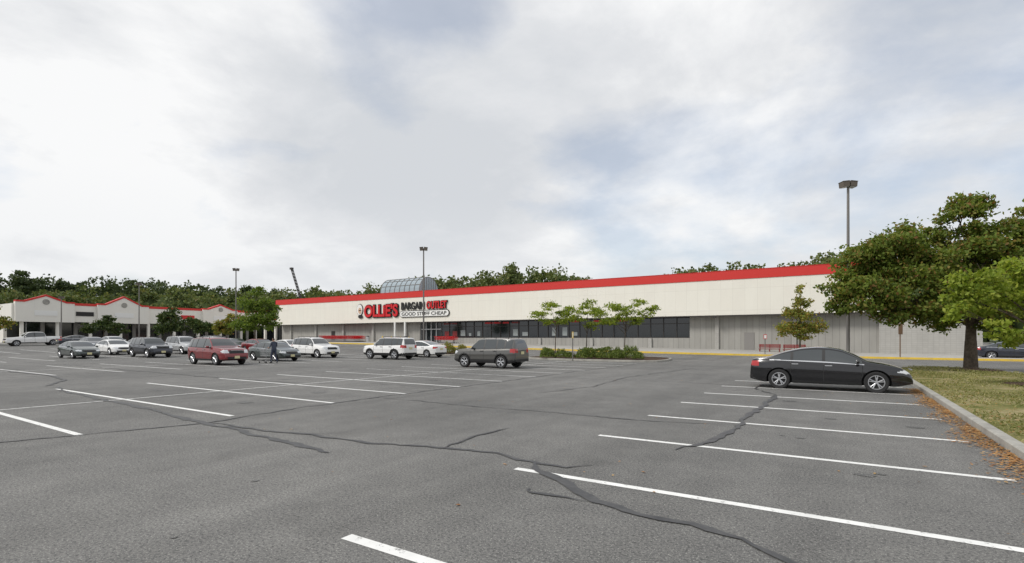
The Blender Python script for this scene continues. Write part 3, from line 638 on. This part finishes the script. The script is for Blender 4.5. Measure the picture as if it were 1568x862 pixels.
# ---------------------------------------------------------------- vehicles
V={}
V['glass']=mat('car_glass',(.035,.042,.045),.04,spec=.9,coat=.6)
V['trim']=mat('car_black_trim',(.015,.015,.016),.5)
V['head']=mat('headlight_lens',(.62,.64,.66),.1,.2,1)
V['tail']=mat('taillight_lens',(.40,.012,.012),.15,0,1)
V['chrome']=mat('alloy_rim',(.60,.61,.63),.28,.8)
V['tire']=mat('tire_rubber',(.02,.02,.021),.85)
V['plate']=mat('number_plate',(.65,.6,.35),.5)
def paint(name,c,metal=.3,rough=.32): return mat(name,c,rough,metal,1.0)
P0=paint('car_paint_default',(.5,.5,.5))
T={
'sedan':dict(L=4.57,W=1.80,top=[(-2.285,.50),(-2.27,.78),(-2.22,.97),(-2.12,1.03),(-1.72,1.09),(-1.25,1.27),(-.75,1.40),(-.3,1.445),(.1,1.43),(.45,1.36),(.8,1.19),(1.17,.985),(1.6,.91),(1.95,.81),(2.15,.70),(2.25,.58),(2.285,.44)],
  belt=[(-2.3,.93),(-1.5,.97),(0,.92),(1.2,.86),(2.3,.7)],zb=.21,wh=(-1.36,1.36),r=.335,sg=(-1.62,.98),rg=(-1.70,-.78),fg=(.42,1.14),seams=(-1.02,-.06,1.0),pill=(-.06,-.98),hz=.68,tz=.86,ht=.07),
'suv':dict(L=4.65,W=1.86,top=[(-2.325,.55),(-2.32,.85),(-2.29,1.08),(-2.19,1.38),(-2.07,1.60),(-1.93,1.67),(-1.2,1.72),(-.4,1.73),(.1,1.71),(.35,1.65),(.68,1.42),(.98,1.17),(1.4,1.11),(1.9,1.05),(2.15,.96),(2.27,.80),(2.31,.65),(2.325,.50)],
  belt=[(-2.3,1.10),(-1,1.08),(1.0,1.02),(2.3,.9)],zb=.28,wh=(-1.36,1.40),r=.37,sg=(-2.08,.84),rg=(-2.28,-2.09),fg=(.38,.96),seams=(-1.0,-.06,.88),pill=(-.06,-.98,-1.62),hz=.86,tz=1.05,ht=.1),
'boxy':dict(L=4.35,W=1.82,top=[(-2.17,.55),(-2.165,.9),(-2.14,1.12),(-2.06,1.42),(-1.98,1.62),(-1.86,1.68),(-1.0,1.70),(-.1,1.70),(.25,1.68),(.42,1.63),(.68,1.40),(.93,1.14),(1.3,1.11),(1.8,1.06),(2.03,.99),(2.12,.85),(2.165,.55)],
  belt=[(-2.2,1.12),(-1,1.08),(1,1.04),(2.2,.95)],zb=.29,wh=(-1.28,1.30),r=.37,sg=(-1.95,.78),rg=(-2.13,-2.0),fg=(.45,.91),seams=(-1.0,-.1,.85),pill=(-.1,-.95,-1.5),hz=.90,tz=1.0,ht=.1,clad=True),
'pickup':dict(L=5.8,W=2.0,top=[(-2.9,.6),(-2.89,1.0),(-2.86,1.24),(-2.8,1.26),(-1.2,1.27),(-1.13,1.30),(-1.02,1.66),(-.9,1.83),(-.5,1.88),(.3,1.88),(.65,1.81),(1.0,1.55),(1.32,1.26),(1.8,1.22),(2.5,1.15),(2.78,1.06),(2.87,.85),(2.9,.55)],
  belt=[(-2.9,1.2),(-1,1.22),(1.3,1.14),(2.9,1.0)],zb=.38,wh=(-1.85,1.9),r=.40,sg=(-1.05,1.15),rg=(-1.11,-.97),fg=(.66,1.29),seams=(-1.15,.05,1.1),pill=(.05,),hz=.95,tz=1.05,ht=.14,bed=(-2.78,-1.22)),
}
def interp(t,x):
    xs_=[p[0] for p in t]; zs_=[p[1] for p in t]; return float(np.interp(x,xs_,zs_))
def carmesh(kind):
    d=T[kind]; L,W=d['L'],d['W']; hw=W/2
    tp=d['top']; dense=[]
    for i in range(len(tp)-1):
        p0=tp[max(0,i-1)];p1=tp[i];p2=tp[i+1];p3=tp[min(len(tp)-1,i+2)]
        Ls=math.hypot(p2[0]-p1[0],p2[1]-p1[1]); n=max(2,int(Ls/.035))
        for j in range(n):
            t=j/n
            def cr(a,b,c,e_): return .5*((2*b)+(-a+c)*t+(2*a-5*b+4*c-e_)*t*t+(-a+3*b-3*c+e_)*t**3)
            s=.6
            x=(1-s)*(p1[0]+(p2[0]-p1[0])*t)+s*cr(p0[0],p1[0],p2[0],p3[0]); z=(1-s)*(p1[1]+(p2[1]-p1[1])*t)+s*cr(p0[1],p1[1],p2[1],p3[1])
            dense.append((x,z))
    dense.append(tp[-1])
    out=[dense[0]]
    for p in dense[1:]:
        if p[0]>out[-1][0]+.002: out.append(p)
    if out[-1][0]<L/2: out.append(tp[-1])
    st=[p[0] for p in out]
    for s in d['seams']: st+= [s-.011,s+.011]
    for s in d['pill']: st+= [s-.045,s+.045]
    st=sorted(st); ss=[st[0]]
    for x in st[1:]:
        if x-ss[-1]>.004: ss.append(x)
    st=ss
    NL,NG,NT=16,14,12
    def sec(x):
        u=min(1,abs(x)/(L/2)); w=hw*(1-.10*u**4-.13*u**14)
        zt=interp(out,x); zb=d['zb']+.10*max(0,u-.8)/.2
        be=interp(d['belt'],x); sh=min(be,zt-.035); sh=max(sh,zb+.12)
        P=[(0,zb,0),(w*.6,zb,0),(w*.9,zb,0)]
        for i in range(NL):
            s=i/(NL-1); prof=np.interp(s,[0,.08,.3,.5,.62,.72,.93,1],[.93,.965,.985,.985,1.0,.992,.965,.93])
            P.append((w*prof,zb+.01+(sh-zb-.01)*s,1))
        ze=max(sh+.003,zt-.055*min(1,(zt-sh)/.2)-.012); wb=w*.93
        we=wb-max(0,ze-sh)*.36
        for i in range(1,NG):
            s=i/(NG-1); P.append((wb+(we-wb)*(s**1.15),sh+(ze-sh)*s,2))
        for i in range(1,NT+1):
            t=i/NT*math.pi/2; P.append((we*math.cos(t)**.75 if i<NT else 0,ze+(zt-ze)*math.sin(t)**.9,3))
        return P
    vs=[];nr=None
    for x in st:
        P=sec(x); nr=len(P)
        ring=[(x,y,z) for y,z,_ in P]+[(x,-y,z) for y,z,_ in P[-2:0:-1]]
        vs.append(ring)
    tags=[p[2] for p in sec(0)]; N=len(vs[0])
    tg=tags+tags[-2:0:-1]
    Ra=d['r']+.055
    allv=[list(p) for r in vs for p in r]
    for p in allv:
        if abs(p[1])>hw*.55 and p[2]<d['r']*3:
            for wx in d['wh']:
                dx,dz=p[0]-wx,p[2]-d['r']; q=math.hypot(dx,dz)
                if abs(q-Ra)<.028 and q>0: p[0]=wx+dx/q*Ra; p[2]=d['r']+dz/q*Ra
    mats=['paint','glass','trim','head','tail','chrome','tire','plate']; mi={k:i for i,k in enumerate(mats)}
    F=[];FM=[]
    def classify(c,tag,w):
        x,y,z=c; ay=abs(y); zt=interp(out,x); be=interp(d['belt'],x)
        if tag==3 or tag==2:
            if d.get('bed') and d['bed'][0]<x<d['bed'][1] and tag==3 and ay<hw*.84: return 'trim'
            if tag==3 and d['fg'][0]<x<d['fg'][1] and ay<w*.93: return 'glass'
            if tag==3 and d['rg'][0]<x<d['rg'][1] and ay<w*.88: return 'glass'
        if tag==2 and d['sg'][0]<x<d['sg'][1] and z>be+.025 and z<zt-.085:
            for s in d['pill']:
                if abs(x-s)<.046: return 'trim'
            return 'glass'
        if tag==2 and d['sg'][0]-.05<x<d['sg'][1]+.05 and z>be+.003 and z<=be+.03: return 'trim' if kind!='sedan' else 'chrome'
        if tag==1:
            if z<d['zb']+.09 or (d.get('clad') and z<d['zb']+.2): return 'trim'
            if d.get('clad'):
                for wx in d['wh']:
                    if math.hypot(x-wx,z-d['r'])<Ra+.06: return 'trim'
            for s in d['seams']:
                if abs(x-s)<.0115 and z>d['zb']+.12: return 'trim'
        if x>L/2-.42 and ay>hw*.52 and abs(z-d['hz']-.05*(ay/hw-.7))<d['ht'] and x>L/2-.42+.25*abs(z-d['hz'])/d['ht'] : return 'head'
        if x<-L/2+.30 and ay>hw*.50 and abs(z-d['tz'])<d['ht']*1.1: return 'tail'
        if x>L/2-.16 and ay<hw*.50 and abs(z-d['hz']+.02)<.10: return 'trim'
        if x>L/2-.10 and ay<hw*.66 and d['zb']+.1<z<d['zb']+.24: return 'trim'
        if x<-L/2+.09 and z<d['zb']+.24: return 'trim'
        return 'paint'
    ns=len(st)
    for i in range(ns-1):
        for j in range(N):
            k=(j+1)%N; ids=(i*N+j,(i+1)*N+j,(i+1)*N+k,i*N+k)
            c=[sum(allv[q][a] for q in ids)/4 for a in range(3)]
            tag=tg[j] if tg[j]==tg[k] else max(tg[j],tg[k])
            if abs(c[1])>hw*.5 and any(math.hypot(c[0]-wx,c[2]-d['r'])<Ra-.004 for wx in d['wh']): continue
            P=vs[i]; w=max(abs(P[nr-NT-1][1]),.2)
            F.append(ids);FM.append(mi[classify(c,tag,w)])
    for end in (0,ns-1):
        P=[p for p in sec(st[end])]; cols=14; base=len(allv)
        for (y,z,_) in P:
            for c in range(cols+1): allv.append([st[end]+ (0.0),y*(2*c/cols-1),z])
        for a in range(len(P)-1):
            for c in range(cols):
                ids=[base+a*(cols+1)+c,base+a*(cols+1)+c+1,base+(a+1)*(cols+1)+c+1,base+(a+1)*(cols+1)+c]
                if end==0: pass
                else: ids=ids[::-1]
                cc=[sum(allv[q][k] for q in ids)/4 for k in range(3)]
                F.append(tuple(ids)); FM.append(mi[classify(cc,0,1)])
    mb=MB(); mb.mats=[P0]+[V[k] for k in mats[1:]]
    mb.v=[tuple(p) for p in allv]; mb.f=F; mb.m=FM
    def keyed(k): return mb.mats[mi[k]]
    for wx in d['wh']:
        for s in (-1,1):
            yo=s*(hw-.03); yi=s*(hw-.42); n=20; pts_=[]
            for q in range(n+1):
                t=math.pi*(-.08+1.16*q/n); pts_.append((wx+Ra*.995*math.cos(t),d['r']+Ra*.995*math.sin(t)))
            m_=len(pts_); vv=[(x,yo,z) for x,z in pts_]+[(x,yi,z) for x,z in pts_]
            mb.add(vv,[(q,q+1,m_+q+1,m_+q) for q in range(m_-1)]+[tuple(range(m_,2*m_))],keyed('trim'))
            r=d['r']; yc=s*(hw-.125); tw=.105
            prof=[(r*.66,-tw*.9),(r*.9,-tw),(r*.98,-tw*.8),(r,-tw*.4),(r,tw*.4),(r*.98,tw*.8),(r*.9,tw),(r*.66,tw*.9)]
            nn=30; vv=[]
            for pr,py in prof:
                for q in range(nn): t=2*math.pi*q/nn; vv.append((wx+pr*math.cos(t),yc+py,r+pr*math.sin(t)))
            mb.add(vv,[(a*nn+q,a*nn+(q+1)%nn,(a+1)*nn+(q+1)%nn,(a+1)*nn+q) for a in range(len(prof)-1) for q in range(nn)],keyed('tire'))
            yf=yc+s*tw*.85
            vv=[]; prof=[(r*.68,s*.0),(r*.66,s*.012),(r*.61,s*.012),(r*.59,-s*.03),(r*.57,-s*.07)]
            for pr,py in prof:
                for q in range(nn): t=2*math.pi*q/nn; vv.append((wx+pr*math.cos(t),yf+py,r+pr*math.sin(t)))
            mb.add(vv,[(a*nn+q,a*nn+(q+1)%nn,(a+1)*nn+(q+1)%nn,(a+1)*nn+q) for a in range(len(prof)-1) for q in range(nn)],keyed('chrome'))
            vv=[(wx+r*.58*math.cos(2*math.pi*q/nn),yf-s*.06,r+r*.58*math.sin(2*math.pi*q/nn)) for q in range(nn)]; mb.add(vv,[tuple(range(nn))],keyed('trim'))
            mb.cyl((wx,yf-s*.05,r),(wx,yf-s*.002,r),r*.17,r*.14,14,keyed('chrome'))
            for q in range(5):
                for dq in (-.13,.13):
                    t=2*math.pi*q/5+.3; a=Vector((wx+r*.12*math.cos(t),yf-s*.02,r+r*.12*math.sin(t))); b=Vector((wx+r*.62*math.cos(t+dq*1.3),yf-s*.005,r+r*.62*math.sin(t+dq*1.3)))
                    mb.cyl(a,b,r*.06,r*.05,6,keyed('chrome'))
    mx=d['fg'][1]-.28; mz=interp(d['belt'],mx)+.10
    for s in (-1,1):
        n1,n2=6,10; vv=[]
        for i in range(n1+1):
            for j in range(n2):
                ph=math.pi*i/n1; th=2*math.pi*j/n2; vv.append((mx+.075*math.sin(ph)*math.cos(th)*(1 if math.cos(th)>0 else .5),s*(hw+.05)+.12*math.cos(ph),mz+.075*math.sin(ph)*math.sin(th)))
        mb.add(vv,[(i*n2+j,i*n2+(j+1)%n2,(i+1)*n2+(j+1)%n2,(i+1)*n2+j) for i in range(n1) for j in range(n2)],mb.mats[0])
        mb.cyl((mx,s*(hw-.1),mz-.06),(mx,s*(hw+.02),mz-.03),.025,.025,6,keyed('trim'))
        for hx in (d['seams'][0]+.14 if d['seams'][0]>-1.1 else d['seams'][0]+.2,d['seams'][1]+.14):
            z=interp(d['belt'],hx)-.09; mb.box(hx-.10,hx+.10,min(s*(hw-.02),s*(hw+.015)),max(s*(hw-.02),s*(hw+.015)),z-.015,z+.015,keyed('chrome') if kind!='boxy' else keyed('trim'))
    for s,xx in ((1,L/2+.001),(-1,-L/2-.021)):
        z=d['zb']+.22 if s>0 else d['tz']-.12
        mb.box(xx,xx+.02,-.16,.16,z-.08,z+.08,keyed('plate'))
    z=d['hz']; mb.box(L/2-.03,L/2+.012,-hw*.42,hw*.42,z+.045,z+.065,keyed('chrome'))
    if kind in('suv','boxy'):
        for s in (-1,1):
            zr=interp(out,-.8)-.01; yy=s*(hw*.93-(zr-1.05)*.36-.07)
            mb.cyl((-1.6,yy,zr+.05),(.1,yy,zr+.05),.018,.018,6,keyed('trim'))
            for x in (-1.6,-.75,.1): mb.cyl((x,yy,zr-.05),(x,yy,zr+.05),.018,.018,6,keyed('trim'))
    me=bpy.data.meshes.new(kind+'_mesh'); me.from_pydata(mb.v,[],mb.f)
    for mm in mb.mats: me.materials.append(mm)
    me.polygons.foreach_set('material_index',mb.m)
    import bmesh
    bm=bmesh.new(); bm.from_mesh(me); bmesh.ops.remove_doubles(bm,verts=bm.verts,dist=.0008); bmesh.ops.recalc_face_normals(bm,faces=bm.faces); bm.to_mesh(me); bm.free()
    me.polygons.foreach_set('use_smooth',[True]*len(me.polygons)); me.set_sharp_from_angle(angle=R(38)); me.update()
    return me
CM={k:carmesh(k) for k in T}
PB={'black':paint('black_paint',(.008,.008,.010),.2,.18),'red':paint('dark_red_paint',(.20,.014,.018)),'gray':paint('gray_paint',(.10,.098,.092),.5),
'white':paint('white_car_paint',(.80,.80,.79),0,.35),'green':paint('dark_green_gray_paint',(.05,.065,.062),.5),'navy':paint('navy_paint',(.025,.03,.045),.4),'silver':paint('silver_paint',(.50,.51,.52),.5)}
def car(name,kind,x,y,head,col,sc_=(1,1,1)):
    o=bpy.data.objects.new(name,CM[kind]); sc.collection.objects.link(o)
    h=R(head); dx,dy=math.cos(h)*1.35,math.sin(h)*1.35
    z1,z0=gf(x+dx,y+dy),gf(x-dx,y-dy)
    o.location=(x,y,(z0+z1)/2); o.rotation_euler=(0,-math.atan2(z1-z0,2.7),h); o.scale=sc_
    o.material_slots[0].link='OBJECT'; o.material_slots[0].material=PB[col]; return o
car('black_sedan','sedan',-.45,20.6,0,'black')
car('red_suv','suv',-34.5,18.1,0,'red',(1,1,1.02))
car('dark_sedan','sedan',-36.2,23.2,0,'green')
car('white_suv','suv',-38.2,28.3,0,'white')
car('white_sedan','sedan',-44.8,30.3,0,'white')
car('gray_suv','boxy',-17.4,24.9,180,'gray')
car('white_suv','boxy',-31.0,30.0,180,'white',(1.07,1,1.03))
car('white_sedan','sedan',-31.2,34.0,180,'white')
car('black_sedan','sedan',-54,16.9,0,'green')
car('white_sedan','sedan',-59.3,21.3,0,'white')
car('dark_suv','boxy',-51,21,0,'navy',(1.1,1,1))
car('silver_suv','suv',-55,25.6,0,'silver')
car('dark_sedan','sedan',-55,30.6,0,'navy')
car('red_sedan','sedan',-50.5,30.8,0,'red')
car('dark_suv','suv',-55.2,28.1,180,'navy')
car('silver_sedan','sedan',-63,25.2,0,'silver')
car('dark_sedan','sedan',-74,24.5,0,'navy')
car('silver_sedan','sedan',-76,27.2,0,'silver')
car('dark_sedan','sedan',-88,27.5,90,'navy')
car('dark_suv','suv',-98,18.5,-90,'red')
car('white_pickup_truck','pickup',-92.5,24,-90,'white')
car('dark_sedan','sedan',11.3,55.5,0,'navy')

# ---------------------------------------------------------------- sky, sun, camera
sd=Vector((-.55,-.75,.90)).normalized()
elev=math.asin(sd.z); rot=math.atan2(sd.x,sd.y)
w=bpy.data.worlds.new('World'); sc.world=w; w.use_nodes=True; nt=w.node_tree; nt.nodes.clear()
class WM: node_tree=nt
wm=WM()
out=nd(wm,'ShaderNodeOutputWorld'); sky=nd(wm,'ShaderNodeTexSky',sky_type='NISHITA'); sky.sun_disc=False; sky.sun_elevation=elev; sky.sun_rotation=rot; sky.dust_density=2
b1=nd(wm,'ShaderNodeBackground'); b1.inputs[1].default_value=.15; lk(wm,sky.outputs[0],b1.inputs[0])
tc=nd(wm,'ShaderNodeTexCoord'); sp=nd(wm,'ShaderNodeSeparateXYZ'); lk(wm,tc.outputs['Generated'],sp.inputs[0])
def mth(op,a,b=None):
    n=nd(wm,'ShaderNodeMath',operation=op)
    for i,v in enumerate((a,b)):
        if v is None: continue
        if isinstance(v,(int,float)): n.inputs[i].default_value=v
        else: lk(wm,v,n.inputs[i])
    return n.outputs[0]
zz=mth('ADD',mth('MAXIMUM',sp.outputs[2],0.0),.28)
cb=nd(wm,'ShaderNodeCombineXYZ'); lk(wm,mth('DIVIDE',sp.outputs[0],zz),cb.inputs[0]); lk(wm,mth('DIVIDE',sp.outputs[1],zz),cb.inputs[1])
def wn(scale,detail,rough,off):
    mp=nd(wm,'ShaderNodeMapping'); mp.inputs['Location'].default_value=off; lk(wm,cb.outputs[0],mp.inputs[0])
    n=nd(wm,'ShaderNodeTexNoise'); n.inputs['Scale'].default_value=scale; n.inputs['Detail'].default_value=detail; n.inputs['Roughness'].default_value=rough; n.inputs['Distortion'].default_value=.2
    lk(wm,mp.outputs[0],n.inputs['Vector']); return n.outputs['Fac']
def blob(v,lo_,amt):
    v=Vector(v).normalized(); dp=nd(wm,'ShaderNodeVectorMath',operation='DOT_PRODUCT'); nm=nd(wm,'ShaderNodeVectorMath',operation='NORMALIZE')
    lk(wm,tc.outputs['Generated'],nm.inputs[0]); lk(wm,nm.outputs[0],dp.inputs[0]); dp.inputs[1].default_value=v
    mr=nd(wm,'ShaderNodeMapRange',interpolation_type='SMOOTHSTEP'); lk(wm,dp.outputs['Value'],mr.inputs[0]); mr.inputs[1].default_value=lo_; mr.inputs[2].default_value=1; mr.inputs[3].default_value=0; mr.inputs[4].default_value=amt
    return mr.outputs[0]
nn_=wn(1.5,8,.55,(.4,5.2,0))
holes=mth('ADD',mth('ADD',blob((-.70,.75,.56),.980,.20),blob((-.28,1.0,.27),.960,.17)),blob((.25,1.3,.56),.93,.16))
mask=ramp(wm,mth('SUBTRACT',nn_,holes),[(.26,(.55,.55,.55)),(.44,(1,1,1))])
sn=mth('ADD',wn(1.25,9,.6,(3.1,1.7,0)),mth('SUBTRACT',blob((-1.35,.4,.35),.80,.13),blob((-.85,.75,.30),.93,.12)))
shade=ramp(wm,sn,[(.34,(.66,.685,.72)),(.48,(.76,.775,.80)),(.62,(.95,.955,.96))])
hz=nd(wm,'ShaderNodeMapRange'); lk(wm,sp.outputs[2],hz.inputs[0]); hz.inputs[1].default_value=.0; hz.inputs[2].default_value=.26; hz.inputs[3].default_value=.70; hz.inputs[4].default_value=0
cl=mixc(wm,shade,(.82,.84,.86),hz.outputs[0])
b2=nd(wm,'ShaderNodeBackground'); lk(wm,cl,b2.inputs[0]); b2.inputs[1].default_value=1.0
mk=mth('MAXIMUM',mask,hz.outputs[0])
mx=nd(wm,'ShaderNodeMixShader'); lk(wm,mk,mx.inputs[0]); lk(wm,b1.outputs[0],mx.inputs[1]); lk(wm,b2.outputs[0],mx.inputs[2]); lk(wm,mx.outputs[0],out.inputs[0])
ld=bpy.data.lights.new('sun','SUN'); ld.energy=2.3; ld.angle=R(14); ld.color=(1,.96,.9)
lo=bpy.data.objects.new('sun',ld); sc.collection.objects.link(lo); lo.rotation_euler=sd.to_track_quat('Z','Y').to_euler()
cd=bpy.data.cameras.new('camera'); cd.sensor_width=36; cd.lens=18.14; cd.shift_y=.0548; cd.clip_end=6000; cd.clip_start=.05
co=bpy.data.objects.new('camera',cd); sc.collection.objects.link(co); co.location=(0,0,1.74); co.rotation_euler=(R(90),0,R(32.6)); sc.camera=co
